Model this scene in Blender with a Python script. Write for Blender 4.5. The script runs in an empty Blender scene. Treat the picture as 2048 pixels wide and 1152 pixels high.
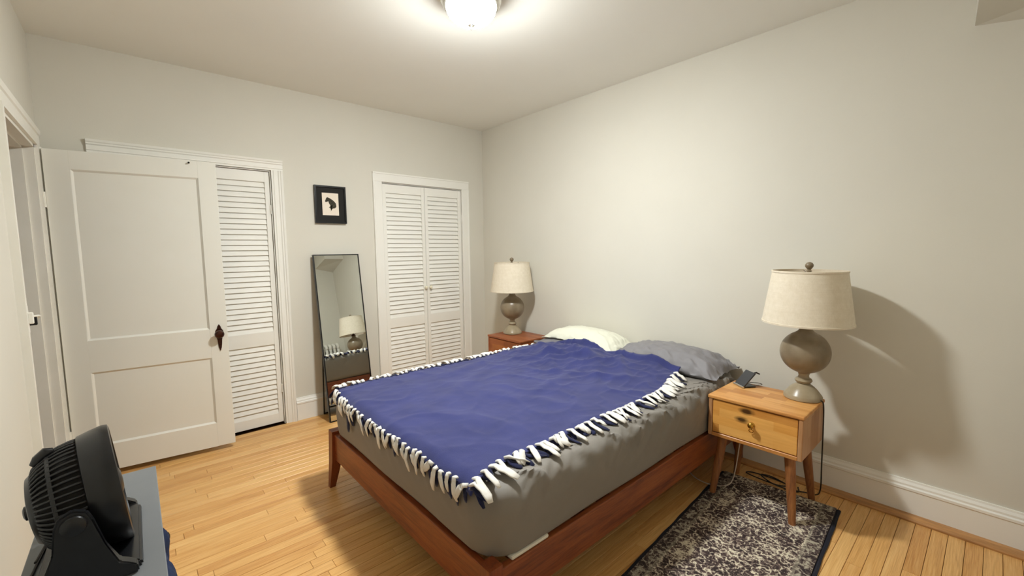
import bpy, bmesh, math, random
from mathutils import Vector, Matrix, noise
C = bpy.context.scene.collection
PI = math.pi
random.seed(7)

# ------------------------------------------------------------------ camera
def make_camera():
    cd = bpy.data.cameras.new('camera'); co = bpy.data.objects.new('camera', cd); C.objects.link(co)
    cd.sensor_width = 36.0; cd.lens = 857.31 / 2048 * 36.0; cd.clip_start = .02
    pitch, yaw, roll = .0910, .7233, -.0120
    cy, sy, cp, sp = math.cos(yaw), math.sin(yaw), math.cos(pitch), math.sin(pitch)
    fw = Vector((sy*cp, cy*cp, -sp)); rt = Vector((cy, -sy, 0)); up = rt.cross(fw)
    cr, sr = math.cos(roll), math.sin(roll)
    r2 = cr*rt + sr*up; u2 = -sr*rt + cr*up
    m = Matrix((( r2.x, u2.x, -fw.x, -2.9688), (r2.y, u2.y, -fw.y, -3.834), (r2.z, u2.z, -fw.z, 1.4167), (0, 0, 0, 1)))
    co.matrix_world = m
    bpy.context.scene.camera = co
make_camera()

# ------------------------------------------------------------------ world, exposure
W = bpy.data.worlds.new('night'); bpy.context.scene.world = W; W.use_nodes = True
W.node_tree.nodes['Background'].inputs[0].default_value = (.02, .025, .035, 1)
vs = bpy.context.scene.view_settings
vs.view_transform = 'Standard'; vs.look = 'None'; vs.gamma = 1.0; vs.use_curve_mapping = False
vs.exposure = 2.37
LIGHT_STRENGTH = 124.0
LIGHT_COLOR = (.968, 1.0, .985, 1)
H = 2.705            # ceiling height
WX = -3.345          # left wall
NY = -4.24           # near wall (behind the camera)

# ------------------------------------------------------------------ material helpers
def lin(h):
    h = h.lstrip('#'); o = []
    for i in (0, 2, 4):
        c = int(h[i:i+2], 16)/255
        o.append(c/12.92 if c <= .04045 else ((c+.055)/1.055)**2.4)
    return (*o, 1)
class NT:
    def __init__(s, name):
        s.m = bpy.data.materials.new(name); s.m.use_nodes = True; s.t = s.m.node_tree
        s.b = s.t.nodes['Principled BSDF']
    def n(s, ty, **kw):
        nd = s.t.nodes.new(ty)
        for k, v in kw.items():
            if k in nd.inputs.keys(): nd.inputs[k].default_value = v
            else: setattr(nd, k, v)
        return nd
    def l(s, a, b): s.t.links.new(a, b)
    def coord(s, scale=(1, 1, 1), kind='Object', loc=(0, 0, 0), rot=(0, 0, 0)):
        tc = s.n('ShaderNodeTexCoord'); mp = s.n('ShaderNodeMapping')
        mp.inputs['Scale'].default_value = scale; mp.inputs['Location'].default_value = loc; mp.inputs['Rotation'].default_value = rot
        s.l(tc.outputs[kind], mp.inputs['Vector']); return mp.outputs[0]
    def ramp(s, fac, stops, interp='LINEAR'):
        r = s.n('ShaderNodeValToRGB'); e = r.color_ramp; e.interpolation = interp
        while len(e.elements) < len(stops): e.elements.new(.5)
        for el, (p, c) in zip(e.elements, stops): el.position = p; el.color = lin(c) if isinstance(c, str) else c
        s.l(fac, r.inputs[0]); return r.outputs[0]
    def noise(s, vec, scale, detail=4, rough=.5, dist=0):
        n = s.n('ShaderNodeTexNoise'); n.inputs['Scale'].default_value = scale; n.inputs['Detail'].default_value = detail
        n.inputs['Roughness'].default_value = rough; n.inputs['Distortion'].default_value = dist
        if vec is not None: s.l(vec, n.inputs['Vector'])
        return n.outputs[0]
    def mix(s, fac, a, b, mode='MIX'):
        m = s.n('ShaderNodeMix', data_type='RGBA', blend_type=mode)
        for sock, v in ((m.inputs[0], fac), (m.inputs[6], a), (m.inputs[7], b)):
            if isinstance(v, (int, float)): sock.default_value = v
            elif isinstance(v, (tuple, list)): sock.default_value = v
            elif isinstance(v, str): sock.default_value = lin(v)
            else: s.l(v, sock)
        return m.outputs[2]
    def math(s, op, a, b=None, c=None):
        m = s.n('ShaderNodeMath', operation=op)
        for i, v in enumerate((a, b, c)):
            if v is None: continue
            if isinstance(v, (int, float)): m.inputs[i].default_value = v
            else: s.l(v, m.inputs[i])
        return m.outputs[0]
    def bump(s, h, strength=.2, dist=.002):
        b = s.n('ShaderNodeBump'); b.inputs['Strength'].default_value = strength; b.inputs['Distance'].default_value = dist
        s.l(h, b.inputs['Height']); s.l(b.outputs[0], s.b.inputs['Normal'])
    def base(s, c):
        if isinstance(c, str): s.b.inputs['Base Color'].default_value = lin(c)
        elif isinstance(c, tuple): s.b.inputs['Base Color'].default_value = c
        else: s.l(c, s.b.inputs['Base Color'])
    def rough(s, v): s.b.inputs['Roughness'].default_value = v
    def metal(s, v=1): s.b.inputs['Metallic'].default_value = v

def paint(name, c, c2=None, rough=.6, scale=3, bump=.1, bscale=90):
    t = NT(name); v = t.coord()
    f = t.noise(v, scale, 5)
    t.base(t.ramp(f, [(.3, c), (.7, c2 or c)])); t.rough(rough)
    t.bump(t.noise(v, bscale, 3), bump, .002); return t.m
def plain(name, c, rough=.5, metal=0, c2=None, scale=20):
    t = NT(name); v = t.coord(); f = t.noise(v, scale, 4)
    t.base(t.ramp(f, [(.35, c), (.65, c2 or c)])); t.rough(rough); t.metal(metal); return t.m
def wood(name, dark, mid, light, axis='x', rough=.4, fine=1.0):
    t = NT(name); st = {'x': (1.6, 22, 22), 'y': (22, 1.6, 22), 'z': (22, 22, 1.6)}[axis]
    v = t.coord(st); f = t.noise(v, 1.4*fine, 7, .62, .6)
    sp = t.noise(t.coord(tuple(x*3 for x in st)), 3, 2)
    col = t.ramp(f, [(.28, dark), (.5, mid), (.74, light)])
    col = t.mix(.22, col, t.ramp(sp, [(.4, dark), (.6, light)]))
    t.base(col); t.rough(rough); t.bump(f, .08, .001); return t.m
def staves(name, cols, mode='front', rough=.38, knots=()):
    """butcher-block wood: staves of differing tone glued side by side"""
    t = NT(name); tc = t.n('ShaderNodeTexCoord'); sx = t.n('ShaderNodeSeparateXYZ'); t.l(tc.outputs['Object'], sx.inputs[0])
    X, Y, Z = sx.outputs
    cb = t.n('ShaderNodeCombineXYZ')
    if mode == 'front': t.l(Y, cb.inputs[0]); t.l(t.math('ADD', X, Z), cb.inputs[1]); st = (22, 1.8, 22)
    else: t.l(Z, cb.inputs[0]); t.l(X, cb.inputs[1]); st = (22, 22, 1.8)
    br = t.n('ShaderNodeTexBrick'); t.l(cb.outputs[0], br.inputs['Vector'])
    br.inputs['Scale'].default_value = 1; br.inputs['Mortar Size'].default_value = 0; br.inputs['Brick Width'].default_value = .27
    br.inputs['Row Height'].default_value = .047; br.offset = .37; br.inputs['Color1'].default_value = (0, 0, 0, 1); br.inputs['Color2'].default_value = (1, 1, 1, 1)
    tone = t.ramp(br.outputs['Color'], [(0, cols[0]), (.45, cols[1]), (1, cols[2])])
    g = t.noise(t.coord(st), 1.8, 6, .6, .5)
    col = t.mix(.35, tone, t.ramp(g, [(.3, cols[0]), (.7, cols[2])]), 'MIX')
    for (ky, kz, ry, rz) in knots:       # dark knots in the timber
        dy = t.math('MULTIPLY', t.math('SUBTRACT', Y, ky), 1/ry); dz = t.math('MULTIPLY', t.math('SUBTRACT', Z, kz), 1/rz)
        d = t.math('SQRT', t.math('ADD', t.math('MULTIPLY', dy, dy), t.math('MULTIPLY', dz, dz)))
        d = t.math('ADD', d, t.math('MULTIPLY', t.math('SUBTRACT', g, .5), .9))
        f = t.ramp(d, [(.35, (1, 1, 1, 1)), (1.1, (0, 0, 0, 1))])
        col = t.mix(t.math('MULTIPLY', f, .92), col, '2a1208')
    t.base(col); t.rough(rough); t.bump(g, .06, .001); return t.m
def fabric(name, c, c2, rough=.9, scale=500, sheen=0.0, blot=4, bump=.25):
    t = NT(name); v = t.coord()
    wv = t.noise(t.coord((1, 1, 1)), scale, 2)
    col = t.mix(.35, t.ramp(t.noise(v, blot, 4), [(.3, c), (.7, c2)]), t.ramp(wv, [(.35, c), (.65, c2)]))
    t.base(col); t.rough(rough)
    t.b.inputs['Sheen Weight'].default_value = sheen; t.b.inputs['Sheen Roughness'].default_value = .4
    t.bump(wv, bump, .0015); return t.m

M = {}
M['wall'] = paint('wall_paint', '#d9d5c9', '#dcd8cc', .75, 2.5, .12, 120)
M['ceiling'] = paint('ceiling_paint', '#f3f2eb', '#f5f4ed', .8, 2, .12, 100)
M['trim'] = paint('white_gloss_paint', '#f0eee6', '#f2f0e9', .55, 6, .05, 40)
M['trim_old'] = paint('old_white_paint', '#e9e6db', '#efece3', .5, 5, .25, 25)
M['door'] = paint('door_paint', '#eceae0', '#eeece3', .5, 4, .06, 60)
M['dark'] = plain('dark_void', '#15110d', .9)
M['subfloor'] = plain('subfloor', '#553010', .9)
M['black_metal'] = plain('black_metal', '#121213', .35, .3)
M['bronze'] = plain('aged_bronze', '#2a1712', .3, .55, '#4a2416', 60)
M['brass'] = plain('brass', '#b98b3a', .22, .95)
M['nickel'] = plain('brushed_nickel', '#d3d0c8', .28, .9)
M['ivory'] = plain('ivory_ceramic', '#efe9d2', .25)
M['black_plastic'] = plain('black_plastic', '#0e0f12', .30, 0, '#16171a', 30)
M['grey_plastic'] = plain('dark_grey_plastic', '#1c1d1f', .45, 0, '#232426', 40)
M['charcoal'] = plain('charcoal_slab', '#3c3d40', .5)
M['white_rubber'] = plain('white_cable', '#d8cdbf', .5)
M['black_rubber'] = plain('black_cable', '#17110d', .5)
M['brown_rubber'] = plain('brown_cable', '#3b2417', .5)
M['lamp_stone'] = plain('olive_brown_glaze', '#7d6e57', .33, 0, '#8f8069', 14)
M['lamp_base'] = plain('pale_olive_glaze', '#988a70', .3, 0, '#a8997f', 14)
M['dresser'] = paint('grey_lacquer', '#727578', '#797c7f', .5, 6, .05, 80)
M['navy_cloth'] = fabric('navy_cotton', '#0f1c3a', '#16284e', .9, 300)
M['radiator'] = paint('radiator_enamel', '#dcd9cf', '#e2dfd6', .4, 10, .1, 60)
M['sheet'] = fabric('grey_cotton_sheet', '#7d7972', '#857f78', .62, 700, .15, 3, .12)
M['pillow_grey'] = fabric('grey_cotton_pillowcase', '#7a777a', '#828083', .62, 700, .15, 3, .12)
M['pillow_white'] = fabric('white_cotton_pillowcase', '#dcdcca', '#e3e2d2', .7, 600, .1, 4, .12)
M['mattress_white'] = fabric('white_ticking', '#d8d4c8', '#e0dccf', .8, 400)
M['blanket'] = fabric('navy_fleece', '#292e5e', '#353a70', 1.0, 260, .25, 7, .4)
M['fringe_white'] = fabric('white_fleece', '#e6e2da', '#efece5', 1.0, 260, .2, 30, .3)
M['fringe_navy'] = fabric('dark_navy_fleece', '#161a38', '#1c2146', 1.0, 260, .2, 30, .3)
M['bed_x'] = wood('red_brown_timber_x', '#521f0c', '#85431d', '#a05a2a', 'x', .38, .8)
M['bed_y'] = wood('red_brown_timber_y', '#561f0b', '#87401a', '#9f5526', 'y', .38, .8)
M['bed_z'] = wood('red_brown_timber_z', '#52210f', '#7d3b1b', '#934d26', 'z', .38, .8)
M['shoe'] = wood('oak_shoe_strip', '#96683a', '#c28d55', '#d09c63', 'y', .4)
M['shoe_x'] = wood('oak_shoe_strip_x', '#7d522b', '#a8743f', '#b98450', 'x', .4)
M['ns_leg'] = wood('acacia_leg', '#653a20', '#925c34', '#b07845', 'z', .4)
def emission():
    t = NT('lit_glass'); t.b.inputs['Base Color'].default_value = (.9, .9, .88, 1)
    t.b.inputs['Emission Color'].default_value = LIGHT_COLOR; t.b.inputs['Emission Strength'].default_value = LIGHT_STRENGTH
    sx = t.n('ShaderNodeSeparateXYZ'); t.l(t.coord(), sx.inputs[0])      # emission dimmed towards the rim, shaped to throw light down and spare the ceiling
    t.l(t.math('MULTIPLY', t.ramp(t.math('MULTIPLY', sx.outputs[2], -1/.15), [(.60, (.008, .008, .008, 1)), (.92, (1, 1, 1, 1))]), LIGHT_STRENGTH), t.b.inputs['Emission Strength'])
    return t.m
M['lit'] = emission()
def mirror_mat():
    t = NT('mirror_glass'); t.base((.78, .81, .78, 1)); t.metal(1); t.rough(.012); return t.m
M['mirror'] = mirror_mat()
def shade_mat():
    t = NT('linen_shade'); v = t.coord()
    a = t.noise(t.coord((1, 1, 260)), 4, 2); b = t.noise(t.coord((200, 200, 4)), 3, 2); s = t.noise(v, 40, 4)
    f = t.math('ADD', t.math('MULTIPLY', a, .5), t.math('MULTIPLY', b, .5))
    col = t.ramp(f, [(.35, '#dccfb8'), (.65, '#ece1cd')]); col = t.mix(.3, col, t.ramp(s, [(.3, '#d8cab0'), (.7, '#f0e6d4')]))
    t.base(col); t.rough(.9); t.bump(f, .2, .001)
    t.b.inputs['Subsurface Weight'].default_value = 0
    return t.m
M['shade'] = shade_mat()
def floor_mat():
    t = NT('oak_floor')
    g = t.n('ShaderNodeNewGeometry'); oi = t.n('ShaderNodeObjectInfo')
    mp = t.n('ShaderNodeMapping'); mp.inputs['Scale'].default_value = (1.5, 26, 26)
    off = t.n('ShaderNodeCombineXYZ'); t.l(t.math('MULTIPLY', oi.outputs['Random'], 57.0), off.inputs[0]); t.l(t.math('MULTIPLY', oi.outputs['Random'], 31.0), off.inputs[1])
    va = t.n('ShaderNodeVectorMath', operation='ADD'); t.l(g.outputs['Position'], mp.inputs[0]); t.l(mp.outputs[0], va.inputs[0]); t.l(off.outputs[0], va.inputs[1])
    f = t.noise(va.outputs[0], 1.6, 7, .62, 1.1)
    vb = t.n('ShaderNodeMapping'); vb.inputs['Scale'].default_value = (2, 7, 7); t.l(va.outputs[0], vb.inputs[0])
    f2 = t.noise(vb.outputs[0], 2.2, 3)
    tone = t.ramp(oi.outputs['Random'], [(0, '#c48543'), (.2, '#e5b06a'), (.4, '#d29652'), (.6, '#eebf7b'), (.8, '#db9f5a'), (1, '#f5c988')])
    col = t.mix(.38, tone, t.ramp(f, [(.3, '#a3642a'), (.5, '#e2a860'), (.72, '#f6cf8e')]))
    col = t.mix(.20, col, t.ramp(f2, [(.4, '#aa7439'), (.6, '#f8d99b')]))
    t.base(col); t.rough(.33); t.bump(f, .05, .0008)
    t.b.inputs['Specular IOR Level'].default_value = .4
    return t.m
M['floor'] = floor_mat()
def rug_mat():
    t = NT('distressed_oriental_rug'); tc = t.n('ShaderNodeTexCoord'); sx = t.n('ShaderNodeSeparateXYZ'); t.l(tc.outputs['Object'], sx.inputs[0])
    X, Y, Z = sx.outputs
    ax = t.math('ABSOLUTE', Y)
    q = lambda v, k: t.math('DIVIDE', t.math('FLOOR', t.math('MULTIPLY', v, k)), k)          # knots of the weave
    px = t.math('ABSOLUTE', t.math('SUBTRACT', t.math('FRACT', t.math('MULTIPLY', X, 1/.56)), .5))      # mirrored repeat along the runner
    cb = t.n('ShaderNodeCombineXYZ'); t.l(q(t.math('MULTIPLY', px, .56), 260), cb.inputs[0]); t.l(q(ax, 260), cb.inputs[1])
    wq = t.n('ShaderNodeCombineXYZ'); t.l(q(X, 300), wq.inputs[0]); t.l(q(Y, 300), wq.inputs[1])
    warp = t.n('ShaderNodeTexNoise'); warp.inputs['Scale'].default_value = 30; t.l(wq.outputs[0], warp.inputs['Vector'])
    vm = t.n('ShaderNodeVectorMath', operation='MULTIPLY_ADD'); t.l(warp.outputs['Color'], vm.inputs[0]); vm.inputs[1].default_value = (.012, .012, 0); t.l(cb.outputs[0], vm.inputs[2])
    n1 = t.noise(vm.outputs[0], 27, 1, .4); n2 = t.noise(vm.outputs[0], 48, 1, .4, .4)
    l1 = t.ramp(t.math('ABSOLUTE', t.math('SUBTRACT', n1, .5)), [(.012, (1, 1, 1, 1)), (.05, (0, 0, 0, 1))])
    l2 = t.ramp(t.math('ABSOLUTE', t.math('SUBTRACT', n2, .48)), [(.015, (1, 1, 1, 1)), (.06, (0, 0, 0, 1))])
    wear = t.noise(t.coord(), 85, 4, .65); big = t.noise(vm.outputs[0], 9, 2)
    m = t.math('MULTIPLY_ADD', l1, .55, t.math('MULTIPLY', l2, .42))
    m = t.math('ADD', m, t.math('MULTIPLY', t.math('SUBTRACT', t.math('ADD', wear, t.math('MULTIPLY', big, .9)), .85), 1.7))
    field = t.ramp(m, [(.0, '#2b2020'), (.25, '#513f3d'), (.5, '#8d7c70'), (.78, '#dcd3bb')])
    # border bands
    bx = t.math('SUBTRACT', .295, ax)
    inb = t.math('LESS_THAN', bx, .075)
    guard = t.math('MULTIPLY', t.math('LESS_THAN', t.math('ABSOLUTE', t.math('SUBTRACT', bx, .072)), .007), wear)
    col = t.mix(t.math('MULTIPLY', inb, .42), field, '2c2425')
    col = t.mix(t.math('MULTIPLY', guard, .45), col, 'cfc6ae')
    t.base(col); t.rough(.95); t.bump(wear, .5, .004); return t.m
M['rug'] = rug_mat()
M['rug_edge'] = fabric('navy_rug_binding', '#12141f', '#1b1e2c', .95, 200)
M['mat_board'] = plain('black_mat_board', '#22211f', .9)
M['paper'] = plain('cream_paper', '#efe3d3', .9)
def ink_mat():
    t = NT('ink_drawing'); f = t.noise(t.coord(), 160, 4, .7)
    t.base(t.ramp(f, [(.4, '#171512'), (.62, '#55503f')])); t.rough(.9); return t.m
M['ink'] = ink_mat()
NS_COLS = ('#c47f35', '#eaa852', '#f6be6c')
M['ns_front'] = staves('acacia_drawer_front', NS_COLS, 'front', .36, [(.030, .528, .045, .026), (.052, .478, .042, .020)])
M['ns_top'] = staves('acacia_top', ('#b37238', '#dc9f58', '#ecb671'), 'front')
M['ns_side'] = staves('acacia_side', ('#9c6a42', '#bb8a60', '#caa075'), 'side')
M['ns2_front'] = staves('acacia_drawer_front_red_cast', ('#7a3c1a', '#a55a28', '#b8702f'), 'front')  # redder acacia variant: lamp light's red cast put into the wood colour
M['ns2_top'] = staves('acacia_top_red_cast', ('#7c3f22', '#9c5630', '#aa6438'), 'front')  # top carries the same lamp-light cast in its colour

# ------------------------------------------------------------------ mesh helpers
def obj(name, bm, mat, parent=None, smooth=False, loc=(0, 0, 0), rot=(0, 0, 0)):
    me = bpy.data.meshes.new(name)
    if isinstance(bm, bmesh.types.BMesh):
        bmesh.ops.recalc_face_normals(bm, faces=bm.faces); bm.to_mesh(me); bm.free()
    else: me.from_pydata(bm[0], [], bm[1]); me.update()
    if smooth:
        for p in me.polygons: p.use_smooth = True
    me.materials.append(M[mat] if isinstance(mat, str) else mat)
    o = bpy.data.objects.new(name, me); C.objects.link(o); o.location = loc; o.rotation_euler = rot
    if parent: o.parent = parent
    return o
def thing(name, label, cat, loc=(0, 0, 0), rz=0, group=None):
    o = bpy.data.objects.new(name, None); C.objects.link(o); o.empty_display_size = .05
    o.location = loc; o.rotation_euler = (0, 0, rz); o['label'] = label; o['category'] = cat
    if group: o['group'] = group
    return o
def tag(o, label, cat, group=None):
    o['label'] = label; o['category'] = cat
    if group: o['group'] = group
    return o
def struct(o): o['kind'] = 'structure'; return o
def sroot(name, loc=(0, 0, 0)):
    o = bpy.data.objects.new(name, None); C.objects.link(o); o.location = loc; o.empty_display_size = .05; o['kind'] = 'structure'; return o
def B(): return bmesh.new()
def box(bm, x0, x1, y0, y1, z0, z1, bev=0, seg=1, mtx=None):
    vs_ = [bm.verts.new((x, y, z)) for x in (x0, x1) for y in (y0, y1) for z in (z0, z1)]
    fs = [bm.faces.new([vs_[i] for i in q]) for q in ((0, 1, 3, 2), (4, 6, 7, 5), (0, 4, 5, 1), (2, 3, 7, 6), (0, 2, 6, 4), (1, 5, 7, 3))]
    bmesh.ops.recalc_face_normals(bm, faces=fs)
    if bev:
        es = list({e for f in fs for e in f.edges})
        r = bmesh.ops.bevel(bm, geom=es, offset=bev, segments=seg, affect='EDGES', profile=.5)
        vs_ = list({v for v in r['verts']} | {v for v in vs_ if v.is_valid})
        vs_ = [v for v in vs_ if v.is_valid]
    if mtx is not None: bmesh.ops.transform(bm, matrix=mtx, verts=vs_)
    return vs_
def bx(x0, x1, y0, y1, z0, z1, bev=0, seg=1):
    bm = B(); box(bm, x0, x1, y0, y1, z0, z1, bev, seg); return bm
def lathe(bm, prof, n=40, cx=0, cy=0, cap=True, mtx=None):
    rings = []
    for r, z in prof:
        rings.append([bm.verts.new((cx + r*math.cos(2*PI*i/n), cy + r*math.sin(2*PI*i/n), z)) for i in range(n)])
    for a, b in zip(rings, rings[1:]):
        for i in range(n): bm.faces.new((a[i], a[(i+1) % n], b[(i+1) % n], b[i]))
    if cap:
        bm.faces.new(rings[0][::-1]); bm.faces.new(rings[-1])
    if mtx is not None: bmesh.ops.transform(bm, matrix=mtx, verts=[v for r in rings for v in r])
def tube(bm, pts, r, n=8, cap=True):
    pts = [Vector(p) for p in pts]; rr = r if isinstance(r, (list, tuple)) else [r]*len(pts)
    rings = []; nrm = None
    for i, p in enumerate(pts):
        t = (pts[min(i+1, len(pts)-1)] - pts[max(i-1, 0)]).normalized()
        if nrm is None: nrm = t.orthogonal().normalized()
        else: nrm = (nrm - t*nrm.dot(t)).normalized()
        bn = t.cross(nrm)
        rings.append([bm.verts.new(p + rr[i]*(nrm*math.cos(2*PI*k/n) + bn*math.sin(2*PI*k/n))) for k in range(n)])
    for a, b in zip(rings, rings[1:]):
        for k in range(n): bm.faces.new((a[k], a[(k+1) % n], b[(k+1) % n], b[k]))
    if cap: bm.faces.new(rings[0][::-1]); bm.faces.new(rings[-1])
def spline(pts, sub=8):
    P = [Vector(p) for p in pts]; P = [P[0]*2-P[1]] + P + [P[-1]*2-P[-2]]; out = []
    for i in range(1, len(P)-2):
        for k in range(sub):
            t = k/sub; a, b, c, d = P[i-1], P[i], P[i+1], P[i+2]
            out.append(.5*((2*b) + (c-a)*t + (2*a-5*b+4*c-d)*t*t + (3*b-a-3*c+d)*t*t*t))
    out.append(P[-2]); return out
def extrude(bm, prof, A, Bp, up=(0, 0, 1), out=(0, -1, 0)):
    """profile [(out, up)] swept straight from A to B"""
    A = Vector(A); Bp = Vector(Bp); up = Vector(up); out = Vector(out)
    ra = [bm.verts.new(A + out*o + up*u) for o, u in prof]; rb = [bm.verts.new(Bp + out*o + up*u) for o, u in prof]
    n = len(prof)
    for i in range(n): bm.faces.new((ra[i], ra[(i+1) % n], rb[(i+1) % n], rb[i]))
    bm.faces.new(ra[::-1]); bm.faces.new(rb)
def sm(o, ang=40):
    for p in o.data.polygons: p.use_smooth = True
    try: o.data.set_sharp_from_angle(angle=math.radians(ang))
    except Exception: pass
    return o
def sstep(a, b, x):
    t = min(1, max(0, (x-a)/(b-a))); return t*t*(3-2*t)

# ------------------------------------------------------------------ room shell
bm = B(); box(bm, WX-.0, .12, NY-.1, .12, -.12, -.0155)
floor = struct(obj('floor', bm, 'subfloor'))
pw = .0585
def plank_mesh():
    bm = B(); w = pw/2-.0008; c = .0012; t0 = -.015
    a = [bm.verts.new(p) for p in ((0, -w, t0), (1, -w, t0), (1, w, t0), (0, w, t0))]
    b = [bm.verts.new(p) for p in ((0, -w, -c), (1, -w, -c), (1, w, -c), (0, w, -c))]
    e = [bm.verts.new(p) for p in ((.001, -w+c, 0), (.999, -w+c, 0), (.999, w-c, 0), (.001, w-c, 0))]
    for i in range(4):
        j = (i+1) % 4
        bm.faces.new((a[i], a[j], b[j], b[i])); bm.faces.new((b[i], b[j], e[j], e[i]))
    bm.faces.new(e); bmesh.ops.recalc_face_normals(bm, faces=bm.faces)
    me = bpy.data.meshes.new('plank'); bm.to_mesh(me); bm.free(); me.materials.append(M['floor']); return me
pm = plank_mesh(); rnd = random.Random(11)
ny = int((-NY)/pw)
for r in range(ny):
    y = -.012 - pw*(r+.5); x = WX+.01; first = True
    while x < -.08:
        L = rnd.uniform(.35, 1.0) if first else rnd.uniform(.75, 1.6)
        first = False
        x1 = x+L
        if -.08-x1 < .3: x1 = -.078
        o = bpy.data.objects.new('plank', pm); C.objects.link(o); o.parent = floor
        o.location = (x, y, 0); o.scale = (x1-x-.001, 1, 1); x = x1

def wall_x(bm, y, x0, x1, holes, y1, top=H):   # wall parallel to x with door holes (xa, xb, ztop)
    cur = x0
    for xa, xb, zt in holes:
        box(bm, cur, xa, y, y1, 0, top); box(bm, xa, xb, y, y1, zt, top); cur = xb
    box(bm, cur, x1, y, y1, 0, top)
c1 = (-3.05, -2.108, 2.05); c2 = (-1.186, -.296, 2.046)
bm = B(); wall_x(bm, 0, WX-.12, 0, (c1, c2), .12); struct(obj('wall_back', bm, 'wall'))
bm = B(); box(bm, 0, .12, NY-.12, .12, 0, H); struct(obj('wall_right', bm, 'wall'))
bm = B(); box(bm, WX-.12, 0, NY-.12, NY, 0, H); struct(obj('wall_front', bm, 'wall'))
DY0, DY1, DZ = -.175, -1.03, 2.04          # doorway in the left wall
bm = B(); box(bm, WX-.12, WX, DY0, 0, 0, H); box(bm, WX-.12, WX, DY1, DY0, DZ, H); box(bm, WX-.12, WX, NY, DY1, 0, H)
struct(obj('wall_left', bm, 'wall'))
bm = B(); box(bm, WX-.12, .12, NY-.12, .12, H, H+.1); struct(obj('ceiling', bm, 'ceiling'))
# hallway beyond the doorway and closet interiors keep the shell closed
bm = B()
box(bm, WX-1.12, WX-1.1, -1.6, .3, 0, 2.5); box(bm, WX-1.1, WX-.12, .28, .3, 0, 2.5); box(bm, WX-1.1, WX-.12, -1.6, -1.58, 0, 2.5)
box(bm, WX-1.1, WX-.12, -1.6, .3, 2.5, 2.52)
struct(obj('wall_hall', bm, 'wall'))
struct(obj('floor_hall', bx(WX-1.1, WX, -1.6, .3, -.03, -.004), 'subfloor'))
for k, (xa, xb, zt) in enumerate((c1, c2)):
    bm = B(); e = .05
    box(bm, xa-e, xb+e, .50, .52, 0, zt+e); box(bm, xa-e-.02, xa-e, .12, .52, 0, zt+e); box(bm, xb+e, xb+e+.02, .12, .52, 0, zt+e)
    box(bm, xa-e, xb+e, .12, .52, zt+e, zt+e+.02); box(bm, xa-e, xb+e, .12, .52, -.02, 0)
    struct(obj('wall_closet', bm, 'wall'))
# sloped soffit in the near right corner
bm = B()
P = [(0, -3.701, 2.409), (-.31, -3.721, 2.425), (-.30, NY, 2.39), (0, NY, 2.315)]
lo = [bm.verts.new(p) for p in P]; hi = [bm.verts.new((p[0], p[1], H)) for p in P]
bm.faces.new(lo); bm.faces.new(hi[::-1])
for i in range(4): bm.faces.new((lo[i], lo[(i+1) % 4], hi[(i+1) % 4], hi[i]))
struct(obj('trim_1', bm, 'wall'))

# baseboards + oak shoe
BBP = [(0, 0), (.020, 0), (.020, .135), (.024, .140), (.024, .152), (.017, .158), (.017, .168), (.010, .180), (.008, .189), (0, .189)]
bm = B(); extrude(bm, BBP, (0, NY, 0), (0, -.02, 0), out=(-1, 0, 0)); struct(obj('baseboard_right', bm, 'trim'))
bm = B()
for a, b in ((-2.019, -1.286), (-.21, -.02)): extrude(bm, BBP, (a, 0, 0), (b, 0, 0), out=(0, -1, 0))
struct(obj('baseboard_back', bm, 'trim'))
bm = B(); extrude(bm, BBP, (WX, NY, 0), (WX, DY1-.11, 0), out=(1, 0, 0)); struct(obj('baseboard_left', bm, 'trim'))
bm = B(); extrude(bm, BBP, (WX, NY, 0), (0, NY, 0), out=(0, 1, 0)); struct(obj('baseboard_front', bm, 'trim'))
SH = [(.020, 0), (.080, 0), (.080, .008), (.074, .015), (.05, .018), (.020, .018)]
bm = B(); extrude(bm, SH, (0, NY+.02, 0), (0, -.02, 0), out=(-1, 0, 0)); struct(obj('trim_2', bm, 'shoe'))

# casings
def casing(name, xa, xb, zt, w, prof, mat):
    """moulded door casing on the back wall, three pieces"""
    r = sroot(name); ev = .004
    outp = [(0, 0)] + prof + [(0, w)]
    bm = B(); extrude(bm, [(o, u) for o, u in outp], (xa-ev-w, 0, zt+ev), (xb+ev+w, 0, zt+ev), up=(0, 0, 1), out=(0, -1, 0)); obj('head_casing', bm, mat, r)
    bm = B(); extrude(bm, outp, (xa-ev, 0, 0), (xa-ev, 0, zt+ev), up=(-1, 0, 0), out=(0, -1, 0)); obj('side_casing', bm, mat, r)
    bm = B(); extrude(bm, outp, (xb+ev, 0, 0), (xb+ev, 0, zt+ev), up=(1, 0, 0), out=(0, -1, 0)); obj('side_casing', bm, mat, r)
    return r
P1 = [(.014, 0), (.014, .012), (.018, .016), (.016, .024), (.016, .045), (.022, .052), (.022, .060), (.027, .066), (.030, .080)]
casing('trim_3', c1[0], c1[1], c1[2], .083, P1, 'trim')
P2 = [(.016, 0), (.018, .004), (.018, .070), (.022, .074), (.022, .086)]
casing('trim_4', c2[0], c2[1], c2[2]+.0, .086, P2, 'trim')
# jamb linings of the closets
for nm, (xa, xb, zt) in (('trim_5', c1), ('trim_6', c2)):
    bm = B(); box(bm, xa-.003, xa+.004, 0, .115, 0, zt); box(bm, xb-.004, xb+.003, 0, .115, 0, zt); box(bm, xa, xb, 0, .115, zt-.004, zt+.003)
    struct(obj(nm, bm, 'trim'))
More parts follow.
